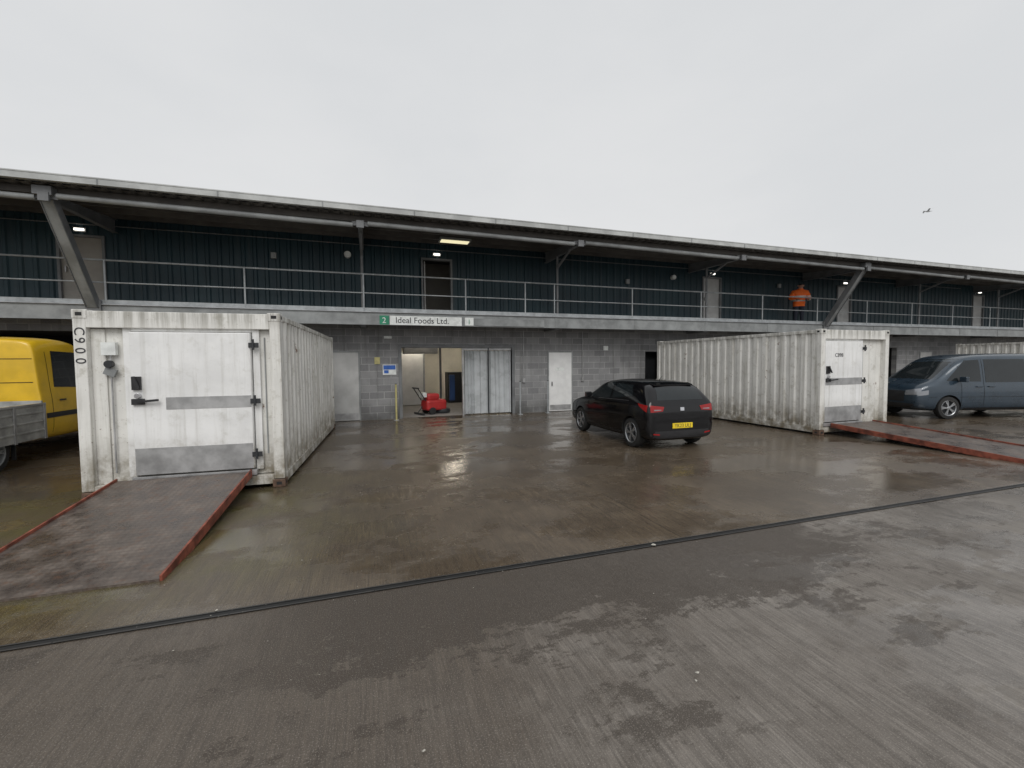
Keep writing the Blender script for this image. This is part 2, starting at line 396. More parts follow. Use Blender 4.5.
mb.box(XL,XR,BY+.09,WY-.002,BZ-.16,BZ-.02,'conc')
mb.obj('balcony_slab',B)
mb=MB()
mb.box(XL,XR,BY,BY+.012,BZ-.37,BZ,'steelgrey'); mb.box(XL,XR,BY-.05,BY+.10,BZ-.012,BZ+.01,'galv'); mb.box(XL,XR,BY-.04,BY+.07,BZ-.38,BZ-.37,'steelgrey')
for x in frames: mb.box(x-.08,x+.08,BY+.1,WY,BZ-.42,BZ-.17,'struc')
for x in [frames[0]+3.13*k for k in range(40)]: mb.box(x-.05,x+.05,BY-.012,BY,BZ-.36,BZ-.02,'steelgrey')
mb.obj('balcony_edge_beam',B)
mb=MB()
posts=[-6.2+3.05*k for k in range(-12,30)]+[4.95]
for x in posts: mb.cyl((x,BY+.03,BZ),(x,BY+.03,BZ+1.1),.024,'rail',8)
for z in (1.1,.55): mb.cyl((XL,BY+.03,BZ+z),(XR,BY+.03,BZ+z),.024 if z>1 else .018,'rail',8)
mb.box(XL,XR,BY+.02,BY+.03,BZ+.02,BZ+.12,'rail')
mb.obj('balcony_railing',B,smooth=True)
def rz(y): return RZ-.16+(y-RY)*.10
mb=MB()
p=.25; xs=[]; x=XL
while x<XR: xs+=[(x,0),(x+.12,0),(x+.15,.035),(x+.22,.035)]; x+=p
vs=[]
for a,h in xs: vs+= [(a,RY,rz(RY)+h-.03),(a,WY+.3,rz(WY+.3)+h-.03)]
mb.add(vs,[(2*i,2*i+1,2*i+3,2*i+2) for i in range(len(xs)-1)],'soffit')
mb.obj('roof_soffit_sheeting',B)
mb=MB()
y2=WY+20
mb.add([(XL,RY+.05,RZ-.06),(XR,RY+.05,RZ-.06),(XR,y2,rz(y2)+.12),(XL,y2,rz(y2)+.12),(XL,RY+.05,RZ-.10),(XR,RY+.05,RZ-.10),(XR,y2,rz(y2)+.06),(XL,y2,rz(y2)+.06)],
  [(0,1,2,3),(7,6,5,4),(0,4,5,1),(3,2,6,7)],'rooftop')
mb.obj('roof_sheet',B)
mb=MB()
mb.box(XL,XR,RY-.09,RY-.075,RZ-.15,RZ,'gutter'); mb.box(XL,XR,RY-.075,RY+.06,RZ-.15,RZ-.14,'gutter'); mb.box(XL,XR,RY+.05,RY+.06,RZ-.139,RZ-.005,'gutter')
mb.box(XL,XR,RY-.10,RY-.09,RZ-.025,RZ,'gutter')
for k in range(60): mb.box(XL+k*2.2,XL+k*2.2+.03,RY-.096,RY-.09,RZ-.15,RZ-.03,'steelgrey')
mb.obj('gutter',B)
mb=MB()
for y in (RY+.35,RY+1.15,RY+1.95,RY+2.7):
    z=rz(y)-.04; mb.box(XL,XR,y-.03,y+.03,z-.14,z,'soffit')
mb.obj('purlins',B)
mb=MB()
for i,x in enumerate(frames):
    za,zb_=rz(RY+.15)-.19,rz(WY)-.19
    mb.add([(x-.008,RY+.15,za),(x+.008,RY+.15,za),(x+.008,RY+.15,za-.10),(x-.008,RY+.15,za-.10),(x-.008,WY,zb_),(x+.008,WY,zb_),(x+.008,WY,zb_-.34),(x-.008,WY,zb_-.34)],
       [(0,1,2,3),(7,6,5,4),(0,4,5,1),(1,5,6,2),(2,6,7,3),(3,7,4,0)],'struc')
    mb.beam((x,RY+.15,za-.11),(x,WY,zb_-.345),.12,.014,'struc'); mb.beam((x,RY+.15,za-.002),(x,WY,zb_-.002),.12,.012,'struc')
    mb.box(x-.09,x+.09,RY+.10,RY+.16,za-.18,za+.0,'struc')
mb.obj('rafters',B)
mb=MB()
for i in range(len(frames)-1):
    a,b=frames[i],frames[i+1]
    mb.cyl((a+.18,RY+.22,5.43),(b-.18,RY+.22,5.37),.062,'steelgrey',12)
    for s,xx in ((1,a),(-1,b)): mb.beam((xx+s*.02,RY+.22,5.42),(xx+s*.20,RY+.22,5.40),.03,.10,'struc')
mb.obj('eaves_tubes',B,smooth=True)
mb=MB()
for i,x in enumerate(frames):
    if i%4==2:
        x0=x-.03
        mb.beam((x0,BY-.02,BZ-.05),(x0,RY+.22,5.55),.20,.15,'steelgrey',up=(0,1,0))
        mb.beam((x0-.11,BY-.02,BZ-.05),(x0-.11,RY+.22,5.55),.015,.20,'struc',up=(0,1,0)); mb.beam((x0+.11,BY-.02,BZ-.05),(x0+.11,RY+.22,5.55),.015,.20,'struc',up=(0,1,0))
        mb.box(x0-.16,x0+.16,RY+.12,RY+.32,5.42,5.6,'struc'); mb.box(x0-.16,x0+.16,BY-.06,BY+.02,BZ-.2,BZ+.1,'struc')
    else:
        mb.cyl((x+.0,BY+.10,BZ),(x+.0,BY+.10,5.45),.04,'struc',10)
        mb.beam((x,BY+.10,5.0),(x,BY-1.0,5.42),.06,.06,'struc')
mb.obj('raking_struts',B,smooth=False)
mb=MB()
mb.box(2.15,3.0,13.10,13.40,5.50,5.51,'rooflight')
for a,b,_ in updoors:
    c=(a+b)/2; mb.box(c-.10,c+.10,WY-.10,WY-.055,5.38,5.43,'lamp')
mb.obj('bulkhead_lamps',B)
mb=MB()
mb.box(2.1,3.05,13.05,13.45,5.515,5.58,'steelgrey')
for a,b,_ in updoors:
    c=(a+b)/2; mb.box(c-.13,c+.13,WY-.054,WY-.04,5.35,5.46,'steelgrey')
for px,z,r in ((-.55,5.2,.10),(11.6,5.15,.09)): mb.cyl((px,WY-.16,z),(px,WY-.02,z),r,'signwhite',16)
for px,z in ((-2.6,5.05),(9.5,4.9),(17.2,5.1)): mb.box(px-.07,px+.07,WY-.12,WY-.03,z-.10,z+.07,'steelgrey')
for xx in (.6,15.5,24.0,33): mb.box(xx-.12,xx+.12,WY-.09,WY-.001,2.62,2.70,'signwhite')
mb.cyl((-9,WY-.06,5.55),(30,WY-.06,5.55),.015,'struc',6)
for xx in (5.25,7.6): mb.cyl((xx,WY-.03,1.2),(xx,WY-.03,2.95),.012,'alu',6); mb.box(xx-.05,xx+.05,WY-.06,WY-.001,1.1,1.25,'alu')
mb.obj('wall_fittings',B)
S=empty('shop_sign',(0,BY-.012,0))
mb=MB(); mb.box(.62,2.80,-.025,-.002,2.97,3.24,'signwhite'); mb.box(.33,.60,-.025,-.002,2.97,3.24,'green'); mb.box(2.90,3.18,-.022,-.002,2.99,3.24,'signwhite'); mb.box(3.22,5.6,-.02,-.002,2.99,3.22,'steelgrey')
mb.obj('sign_board',S,.004)
text('sign_letters','Ideal Foods Ltd.',.25,(.78,-.028,3.03),(R(90),0,0),'signtext',S,.004)
text('sign_number','2',.24,(.40,-.028,3.02),(R(90),0,0),'signwhite',S)
text('sign_number_b','1',.22,(2.98,-.025,3.03),(R(90),0,0),'green',S)
S=empty('wall_notice',(0,WY,0))
mb=MB(); mb.box(.42,.84,-.02,-.001,1.45,1.78,'signwhite'); mb.box(.44,.82,-.024,-.02,1.62,1.76,'signblue'); mb.box(.46,.60,-.026,-.0245,1.50,1.60,'signblue'); mb.box(.17,.34,-.02,-.001,1.80,2.02,'yellowpost')
mb.obj('notice_boards',S)
S=empty('door_notice',(0,WY,0)); mb=MB(); mb.box(8.5,8.7,-.02,-.001,2.25,2.42,'signwhite'); mb.obj('notice_plate',S)
for x in (.80,5.0,6.05):
    mb=MB(); mb.cyl((0,0,0),(0,0,1.15),.03,'yellowpost' if x<1 else 'rail',12); mb.cyl((0,0,1.15),(0,0,1.17),.034,'dark',12); mb.box(-.08,.08,-.08,.08,0,.012,'rail')
    mb.obj('guard_post',None,smooth=False,loc=(x,WY-.35,0))

# ------------------------------------------------------------------ containers
def container(name,loc,rz_,door,label,labelx,door2):
    E=empty(name,loc,rz_); W,L,Hc=2.438,6.058,2.552
    mb=MB()
    for x in (0,W-.14):
        for y in (0,L-.12): mb.box(x,x+.14,y,y+.12,.13,Hc-.12,'cont')
    for x in (.0,W-.06):
        mb.box(x,x+.06,.12,L-.12,.05,.19,'cont'); mb.box(x,x+.06,.12,L-.12,Hc-.10,Hc-.02,'cont')
    mb.box(.14,W-.14,0,.09,Hc-.24,Hc-.02,'cont'); mb.box(.14,W-.14,.0,.10,.06,.20,'cont')
    mb.box(.14,W-.14,L-.09,L,Hc-.16,Hc-.02,'cont'); mb.box(.14,W-.14,L-.1,L,.06,.20,'cont')
    mb.obj('frame',E,.008)
    mb=MB()
    for x in (-.006,W-.164):
        for y in (-.006,L-.164):
            for z in (.0,Hc-.125): mb.box(x,x+.17,y,y+.17,z,z+.122,'rust' if z==0 else 'cont')
    mb.obj('corner_castings',E,.012)
    mb=MB()
    for x in (-.0075,W+.0055):
        for z in (.04,Hc-.085): mb.box(x,x+.002,.05,.11,z,z+.045,'black')
    for z in (.04,Hc-.085):
        mb.box(.04,.11,-.0085,-.0065,z,z+.045,'black'); mb.box(W-.11,W-.04,-.0085,-.0065,z,z+.045,'black')
    mb.obj('casting_holes',E)
    for nm,xo,sg in (('side_panel',.008,1),('side_panel_b',W-.008,-1)):
        mb=MB(); pts=[]; y=.12; p=.278
        while y<L-.12:
            for u,d in ((0,0),(.11,0),(.14,.024),(.24,.024)):
                if y+u<L-.12: pts.append((y+u,d))
            y+=p
        pts.append((L-.12,0)); vs=[]
        for yy,d in pts: vs+=[(xo+sg*d,yy,.18),(xo+sg*d,yy,Hc-.09)]
        mb.add(vs,[(2*i,2*i+1,2*i+3,2*i+2) for i in range(len(pts)-1)],'cont'); mb.obj(nm,E)
    mb=MB(); mb.box(.06,W-.06,.09,L-.09,Hc-.06,Hc-.035,'cont'); mb.box(.14,W-.14,L-.06,L-.03,.2,Hc-.16,'cont'); mb.box(.06,W-.06,.1,L-.1,.15,.19,'dark')
    mb.obj('roof_and_rear_panel',E)
    mb=MB(); mb.box(.14,W-.14,.11,.19,.2,Hc-.24,'cont')
    mb.box(.14,.30,.085,.11,.2,Hc-.25,'cont')
    a,b=door; z0,z1=.30,2.27
    for q in ((a-.09,a,z0-.02,z1+.09),(b,b+.09,z0-.02,z1+.09)): mb.box(q[0],q[1],.055,.11,q[2],q[3],'door')
    mb.box(a,b,.055,.11,z1,z1+.09,'door')
    mb.obj('bulkhead',E,.006)
    mb=MB(); mb.box(a+.01,b-.01,-.01,.10,z0+.01,z1-.01,'door')
    mb.obj('cold_store_door',E,.012)
    mb=MB(); mb.box(a+.02,b-.02,-.0135,-.0105,z0+.015,z0+.38,'alu')
    mb.box(a+.40 if not door2 else a+.02,b-.02,-.0135,-.0105,z0+.90,z0+1.07,'alu')
    mb.box(a-.02,b+.02,-.03,.05,.215,.29,'alu')
    for zz in (z0+.18,z0+.95,z0+1.75):
        mb.box(b-.03,b+.10,-.03,-.012,zz,zz+.07,'dark'); mb.cyl((b+.03,-.035,zz-.03),(b+.03,-.035,zz+.12),.018,'dark',10)
    mb.box(a+.03,a+.13,-.05,-.012,z0+1.18,z0+1.36,'plastic'); mb.beam((a+.06,-.06,z0+1.36),(a+.12,-.09,z0+1.20),.03,.025,'plastic')
    mb.box(a+.02,a+.16,-.05,-.012,z0+.98,z0+1.06,'plastic'); mb.beam((a+.10,-.06,z0+1.02),(a+.34,-.08,z0+1.04),.03,.03,'plastic')
    mb.cyl((a+.09,-.055,z0+1.10),(a+.09,-.012,z0+1.10),.035,'chrome',14)
    if b<2.2: mb.box(b+.14,b+.155,.09,.11,.5,2.2,'steelgrey')
    mb.obj('door_fittings',E,.004)
    if label:
        if labelx is None:
            for i,ch in enumerate(label): text('lettering_%d'%i,ch,.16,(.02,-.004,2.32-.135*i),(R(90),R(90),0),'signtext',E,.001)
        else: text('lettering',label,.13,(labelx,-.014,1.88),(R(90),0,0),'signtext',E,.001)
    return E
C1=container('shipping_container',(-3.653,7.156,0),-2.545,(.60,2.06),'C900',None,False)
C2=container('shipping_container',(10.207,7.455,0),.77,(.13,1.45),'C898',.45,True)
C3=container('shipping_container',(27.6,7.4,0),0,(.6,2.06),'',0,False)
mb=MB()
mb.box(.28,.44,.02,.085,1.95,2.12,'signwhite'); mb.cyl((.36,.0,1.83),(.36,.06,1.83),.05,'dark',12); mb.beam((.30,.05,1.75),(.42,.05,1.70),.04,.10,'steelgrey')
mb.cyl((.36,.07,1.95),(.36,.07,.35),.012,'alu',6)
mb.obj('control_box',C1)

def loading_ramp(loc,rz_,w,L,z,skew=0):
    E=empty('loading_ramp',loc,rz_)
    T=Matrix.Rotation(math.atan2(z-.02,L),4,'X')
    TT=Matrix.Translation((0,0,z))@T
    mb=MB(); mb.box(0,w,-L,0,-.03,0,'ramp'); ob=mb.obj('plate',E); ob.location=(0,0,z); ob.rotation_euler=(math.atan2(z-.02,L),0,0)
    mb=MB()
    for a,b in ((-.022,-.001),(w+.001,w+.022)): mb.box(a,b,-L,.02,-.08,.03,'redrust',TT)
    mb.obj('side_rails',E,.003)
    mb=MB()
    for k in range(3): mb.box(.05,w-.05,-.3-k*.5,-.26-k*.5,-.10+k*.004,-.032,'rust',TT)
    mb.obj('underframe',E)
    return E
loading_ramp((-3.22,7.05,0),-1.0,1.56,2.75,.27)
loading_ramp((10.55,7.40,0),1.5,1.5,3.6,.26)

# ------------------------------------------------------------------ vehicles
def body(name,parent,st,paint,wheels,wr,halfw,box=0.0):
    rings=[]
    for (y,w,wrf,zb,zbelt,zroof) in st:
        d=zroof-zbelt
        half=[(0,zb),(w*.86,zb),(w*.975,zb+.10),(w,zb+.42*(zbelt-zb)),(w*.99,zbelt-.10),(w*.965,zbelt-.015),
              (w*.965*(.55)+wrf*.45,zbelt+d*.45),(wrf,zroof-min(.09,d*.2)),(wrf*.86,zroof-min(.02,d*.1)),(0,zroof+.012)]
        ring=[(a,y,z) for a,z in half]+[(-a,y,z) for a,z in half[-2:0:-1]]
        rings.append(ring)
    n=len(rings[0]); vs=[v for r in rings for v in r]; fs=[]
    for i in range(len(rings)-1):
        for j in range(n): fs.append((i*n+j,i*n+(j+1)%n,(i+1)*n+(j+1)%n,(i+1)*n+j))
    fs.append(tuple(range(n-1,-1,-1))); fs.append(tuple((len(rings)-1)*n+j for j in range(n)))
    me=bpy.data.meshes.new(name); me.from_pydata(vs,[],fs); me.materials.append(M[paint]); me.materials.append(M['black'])
    bm=bmesh.new(); bm.from_mesh(me); bmesh.ops.recalc_face_normals(bm,faces=bm.faces); bm.to_mesh(me); bm.free()
    o=bpy.data.objects.new(name+'_tmp',me); COL.objects.link(o)
    ss=o.modifiers.new('s','SUBSURF'); ss.levels=2; ss.render_levels=2
    cut=[]
    for wy in wheels:
        for sg in (-1,1):
            c=MB(); c.mi(paint); c.mi('black'); c.cyl((sg*(halfw-.26),wy,wr),(sg*(halfw+.15),wy,wr),wr*1.15,'black',40)
            co=c.obj('cut'); bmm=bmesh.new(); bmm.from_mesh(co.data); bmesh.ops.recalc_face_normals(bmm,faces=bmm.faces); bmm.to_mesh(co.data); bmm.free()
            b=o.modifiers.new('b','BOOLEAN'); b.operation='DIFFERENCE'; b.object=co; b.solver='EXACT'; cut.append(co)
    bpy.context.view_layer.update()
    dg=bpy.context.evaluated_depsgraph_get()
    nm=bpy.data.meshes.new_from_object(o.evaluated_get(dg))
    for c in cut: bpy.data.objects.remove(c)
    bpy.data.objects.remove(o)
    if len(nm.materials)<2:
        nm.materials.clear(); nm.materials.append(M[paint]); nm.materials.append(M['black'])
    for p in nm.polygons: p.use_smooth=True
    try: nm.set_sharp_from_angle(angle=R(40))
    except Exception: pass
    ob=bpy.data.objects.new(name,nm); COL.objects.link(ob); ob.parent=parent
    bvh=BVHTree.FromPolygons([v.co.copy() for v in nm.vertices],[tuple(p.vertices) for p in nm.polygons])
    return ob,bvh
def patch(mb,bvh,c,d,mat,nx=10,ny=6,off=.004):
    c=[Vector(p) for p in c]; d=Vector(d).normalized(); vs=[];ok=[]
    for j in range(ny+1):
        for i in range(nx+1):
            u,v=i/nx,j/ny; p=(c[0]*(1-u)+c[1]*u)*(1-v)+(c[3]*(1-u)+c[2]*u)*v
            h=bvh.ray_cast(p,d)
            if h[0] is None: vs.append(p); ok.append(False)
            else: vs.append(h[0]-d*off); ok.append(True)
    fs=[]
    for j in range(ny):
        for i in range(nx):
            q=(j*(nx+1)+i,j*(nx+1)+i+1,(j+1)*(nx+1)+i+1,(j+1)*(nx+1)+i)
            if all(ok[k] for k in q): fs.append(q)
    mb.add(vs,fs,mat)
def side(mb,bvh,sg,pts,mat,off=.004,nx=12,ny=6):
    patch(mb,bvh,[(sg*3,y,z) for y,z in pts],(-sg,0,0),mat,nx,ny,off)
def endp(mb,bvh,sg,pts,mat,off=.004,nx=12,ny=6):
    patch(mb,bvh,[(x,sg*5,z) for x,z in pts],(0,-sg,0),mat,nx,ny,off)
def wheels(E,ys,r,hw,wd=.2,rim='alloy',spokes=5):
    k=0
    for y in ys:
        for sg in (-1,1):
            mb=MB(); c=(sg*(hw-wd),y,r); ax=(sg,0,0)
            mb.lathe(c,ax,[(0,0),(r*.7,0),(r*.96,.01),(r,.04),(r,wd-.04),(r*.965,wd-.012),(r*.74,wd-.003),(r*.70,wd-.012)],'black')
            mb.lathe(c,ax,[(r*.70,wd-.012),(r*.685,wd-.006),(r*.64,wd-.02),(r*.63,wd-.09),(0,wd-.09)],rim)
            mb.lathe(c,ax,[(r*.62,wd-.085),(0,wd-.084)],'dark')
            mb.lathe(c,ax,[(r*.16,wd-.09),(r*.16,wd-.02),(r*.1,wd-.012),(0,wd-.012)],rim)
            for i in range(spokes):
                a=2*math.pi*i/spokes+.3
                for da in (-.13,.13):
                    p=Vector((c[0]+sg*(wd-.022),y+math.sin(a)*r*.12,r+math.cos(a)*r*.12)); q=Vector((c[0]+sg*(wd-.028),y+math.sin(a+da)*r*.66,r+math.cos(a+da)*r*.66))
                    mb.beam(p,q,.03,.022,rim,up=(1,0,0))
            k+=1; mb.obj('wheel_%d'%k,E,smooth=True)
def mirrors(E,y,z,hw,mat,s=1):
    mb=MB()
    for sg in (-1,1):
        mb.box(min(sg*(hw-.08),sg*(hw+.03)),max(sg*(hw-.08),sg*(hw+.03)),y-.02,y+.03,z-.0,z+.04,'plastic')
        mb.box(min(sg*(hw+.0),sg*(hw+.17*s)),max(sg*(hw+.0),sg*(hw+.17*s)),y-.04,y+.06,z,z+.13*s,mat)
    mb.obj('mirrors',E,.03)

def hatchback(loc,rz_):
    E=empty('parked_car',loc,rz_); E.scale=(.93,.93,.97)
    st=[(-2.03,.70,.60,.32,.68,.72),(-2.02,.80,.69,.26,.84,.88),(-1.985,.855,.72,.22,.96,1.00),(-1.92,.875,.70,.20,1.00,1.13),(-1.80,.88,.675,.19,1.00,1.28),(-1.66,.885,.665,.185,.995,1.385),(-1.45,.89,.665,.18,.985,1.425),
        (-1.0,.89,.67,.17,.965,1.455),(-.4,.89,.67,.16,.945,1.462),(.10,.89,.655,.16,.93,1.435),(.45,.89,.64,.16,.92,1.34),(.85,.885,.65,.16,.915,1.13),(1.15,.88,.69,.16,.905,.98),
        (1.45,.87,.70,.17,.87,.93),(1.8,.84,.66,.19,.79,.84),(1.96,.76,.58,.22,.69,.74),(2.03,.60,.45,.28,.56,.60)]
    wy=(-1.36,1.18)
    ob,bv=body('body',E,st,'carblack',wy,.32,.875)
    g=MB()
    for sg in (-1,1):
        side(g,bv,sg,[(-1.36,1.12),(-.46,1.01),(-.46,1.365),(-1.16,1.34)],'glass')
        side(g,bv,sg,[(-.38,1.01),(.72,.98),(.18,1.31),(-.38,1.37)],'glass')
    endp(g,bv,-1,[(-.60,1.05),(.60,1.05),(.50,1.31),(-.50,1.31)],'glass')
    endp(g,bv,1,[(-.62,1.02),(.62,1.02),(.50,1.33),(-.50,1.33)],'glass')
    g.obj('windows',E,smooth=True)
    g=MB()
    for sg in (-1,1):
        endp(g,bv,-1,[(sg*.46,.92),(sg*.80,.96),(sg*.80,.81),(sg*.50,.83)],'taillight',.008)
        side(g,bv,sg,[(-1.96,.955),(-1.62,.98),(-1.70,.92),(-1.96,.81)],'taillight',.008,8,4)
        endp(g,bv,-1,[(sg*.54,.865),(sg*.72,.870),(sg*.72,.845),(sg*.54,.85)],'headlight',.011)
        endp(g,bv,-1,[(sg*.58,.36),(sg*.74,.38),(sg*.74,.35),(sg*.58,.33)],'taillight',.009,6,3)
        endp(g,bv,1,[(sg*.45,.70),(sg*.80,.74),(sg*.80,.63),(sg*.45,.62)],'headlight',.006)
        for y in (-1.30,-.42,.70): side(g,bv,sg,[(y,.35),(y+.010,.35),(y+.010,.95),(y,.95)],'seam',.003,1,12)
        side(g,bv,sg,[(-.95,.20),(.75,.20),(.75,.31),(-.95,.31)],'plastic',.006,12,2)
        side(g,bv,sg,[(-1.25,1.005),(.75,.955),(.75,.967),(-1.25,1.017)],'chrome',.006,14,1)
    endp(g,bv,-1,[(-.74,.26),(.74,.26),(.70,.42),(-.70,.42)],'plastic',.006)
    endp(g,bv,-1,[(-.72,.63),(.72,.63),(.72,.64),(-.72,.64)],'seam',.004,12,1)
    endp(g,bv,-1,[(-.05,.83),(.05,.83),(.05,.90),(-.05,.90)],'chrome',.008,4,4)
    endp(g,bv,1,[(-.5,.36),(.5,.36),(.5,.6),(-.5,.6)],'plastic',.004)
    g.obj('lights_and_trim',E,smooth=True)
    g=MB()
    yb=bv.ray_cast(Vector((0,-5,.50)),Vector((0,1,0)))[0].y
    g.box(-.26,.26,yb-.016,yb-.006,.465,.575,'plate')
    g.beam((0,-1.72,1.35),(0,-1.56,1.385),1.02,.025,'carblack')
    g.beam((.02,-1.95,1.05),(.30,-1.90,1.12),.015,.015,'plastic'); g.cyl((0,-1.2,1.44),(0,-1.32,1.54),.005,'plastic',6)
    for sg in (-1,1):
        for y in (-.62,.25): g.box(min(sg*.880,sg*.905),max(sg*.880,sg*.905),y-.09,y+.09,.83,.85,'carblack')
    g.obj('fittings',E,.008); mirrors(E,.60,.97,.83,'carblack')
    text('plate_text','YK23 ULJ',.105,(0,yb-.017,.485),(R(90),0,0),'signtext',E,.001,'CENTER')
    wheels(E,wy,.32,.875)
    return E
hatchback((6.06,9.10,0),-1)

def mpv(loc,rz_):
    E=empty('passenger_van',loc,rz_)
    st=[(-2.65,.80,.70,.34,1.0,1.72),(-2.63,.88,.76,.28,1.03,1.84),(-2.55,.94,.80,.25,1.05,1.91),(-2.3,.955,.81,.24,1.05,1.95),(-1.4,.96,.82,.22,1.05,1.97),(-.3,.96,.82,.22,1.05,1.975),
        (.5,.96,.81,.22,1.05,1.96),(.9,.96,.79,.22,1.05,1.91),(1.25,.955,.77,.22,1.05,1.72),(1.65,.95,.78,.22,1.05,1.40),(1.95,.94,.80,.22,1.04,1.18),(2.25,.92,.78,.24,1.0,1.09),(2.45,.86,.7,.28,.90,.98),(2.55,.74,.6,.34,.72,.78)]
    ob,bv=body('body',E,st,'carblue',(-1.5,1.58),.34,.95)
    g=MB()
    for sg in (-1,1):
        side(g,bv,sg,[(.58,1.12),(1.62,1.15),(.98,1.76),(.58,1.78)],'glass')
        side(g,bv,sg,[(-.84,1.10),(.44,1.10),(.44,1.79),(-.84,1.79)],'glass')
        side(g,bv,sg,[(-2.35,1.11),(-.96,1.10),(-.96,1.79),(-2.25,1.75)],'glass')
    endp(g,bv,1,[(-.80,1.20),(.80,1.20),(.66,1.80),(-.66,1.80)],'glass'); endp(g,bv,-1,[(-.72,1.12),(.72,1.12),(.66,1.72),(-.66,1.72)],'glass')
    g.obj('windows',E,smooth=True)
    g=MB()
    for sg in (-1,1):
        endp(g,bv,1,[(sg*.50,.86),(sg*.86,.94),(sg*.86,.74),(sg*.50,.72)],'headlight',.006)
        side(g,bv,sg,[(2.20,.88),(2.50,.82),(2.50,.70),(2.20,.74)],'headlight',.006,6,3)
        endp(g,bv,-1,[(sg*.78,1.25),(sg*.88,1.25),(sg*.9,.75),(sg*.78,.75)],'taillight',.008)
        for y in (1.20,.50,-.90): side(g,bv,sg,[(y,.38),(y+.012,.38),(y+.012,1.80),(y,1.80)],'seam',.003,1,14)
        side(g,bv,sg,[(-2.3,1.00),(-.9,1.00),(-.9,1.012),(-2.3,1.012)],'seam',.004,10,1)
        side(g,bv,sg,[(-2.5,.66),(2.2,.66),(2.2,.67),(-2.5,.67)],'seam',.003,20,1)
        side(g,bv,sg,[(-1.1,.24),(1.1,.24),(1.1,.34),(-1.1,.34)],'plastic',.006,12,2)
    endp(g,bv,1,[(-.48,.52),(.48,.52),(.48,.84),(-.48,.84)],'plastic',.005); endp(g,bv,1,[(-.75,.32),(.75,.32),(.75,.46),(-.75,.46)],'plastic',.005)
    g.obj('lights_and_trim',E,smooth=True)
    mirrors(E,1.25,1.12,.95,'carblue',1.2); g=MB()
    for sg in (-1,1):
        for y in (.66,.28): g.box(min(sg*.95,sg*.985),max(sg*.95,sg*.985),y-.1,y+.1,.96,.99,'carblue')
    g.obj('handles',E,.012); wheels(E,(-1.5,1.58),.34,.95)
    return E
mpv((18.25,8.60,0),74)

def truck(loc,rz_):
    E=empty('dropside_truck',loc,rz_)
    st=[(-1.0,.93,.82,.42,1.28,2.24),(-.995,.965,.85,.38,1.30,2.31),(-.94,.975,.87,.36,1.30,2.36),(-.3,.985,.87,.35,1.30,2.42),(.35,.985,.85,.35,1.30,2.38),(.75,.98,.82,.35,1.29,2.18),(1.15,.975,.80,.35,1.27,1.78),(1.5,.97,.82,.35,1.22,1.42),(1.8,.94,.8,.36,1.12,1.22),(2.02,.88,.74,.38,.98,1.06),(2.12,.74,.6,.44,.80,.86)]
    ob,bv=body('cab',E,st,'caryellow',(1.25,),.345,.975)
    g=MB()
    for sg in (-1,1):
        side(g,bv,sg,[(-.60,1.40),(.95,1.32),(.40,2.10),(-.55,2.12)],'glass')
        for y in (-.72,1.02): side(g,bv,sg,[(y,.5),(y+.012,.5),(y+.012,2.1),(y,2.1)],'seam',.003,1,14)
        side(g,bv,sg,[(-.9,.80),(.9,.80),(.9,.90),(-.9,.90)],'plastic',.008,12,2)
        endp(g,bv,1,[(sg*.5,1.0),(sg*.85,1.05),(sg*.86,.82),(sg*.5,.80)],'headlight',.006)
    endp(g,bv,1,[(-.8,1.40),(.8,1.40),(.66,2.12),(-.66,2.12)],'glass')
    endp(g,bv,-1,[(-.5,1.65),(-.1,1.65),(-.1,2.0),(-.5,2.0)],'glass')
    for z in (1.50,1.95): endp(g,bv,-1,[(-.85,z),(.85,z),(.85,z+.014),(-.85,z+.014)],'seam',.004,12,1)
    g.obj('windows_and_trim',E,smooth=True)
    mirrors(E,.95,1.40,.97,'plastic',1.6); g=MB()
    for sg in (-1,1): g.box(min(sg*.97,sg*1.0),max(sg*.97,sg*1.0),-.52,-.34,1.12,1.15,'plastic')
    g.obj('handles',E,.012)
    g=MB()
    for x in (-.45,.40): g.box(x-.04,x+.04,-4.0,-.6,.40,.54,'dark')
    g.box(-1.02,1.02,-4.1,-1.08,.60,.66,'bed')
    for x in (-1.05,1.01):
        g.box(x,x+.04,-4.1,-1.08,.46,1.10,'bed')
        for z in (.60,.77,.94): g.box(x-.012,x+.052,-4.1,-1.08,z,z+.03,'bed')
        for k in range(5): g.box(x-.016,x+.056,-4.1+k*.74,-4.04+k*.74,.44,1.12,'alu')
        g.box(x-.02,x+.06,-4.1,-1.08,1.08,1.12,'alu')
    g.box(-1.0,1.0,-4.14,-4.10,.50,1.10,'bed'); g.box(-1.0,1.0,-1.08,-1.04,.66,1.16,'bed')
    for sg in (-1,1): g.box(sg*.93-.06,sg*.93+.06,-4.12,-4.09,.40,.47,'taillight')
    for sg in (-1,1): g.box(sg*.93-.03,sg*.93+.03,-1.72,-1.69,.15,.48,'black')
    g.obj('dropside_bed',E,.005)
    wheels(E,(1.25,),.345,.975,.2,'steelgrey'); wheels(E,(-2.15,),.345,.96,.2,'steelgrey')
    return E
truck((-6.95,11.70,0),0)

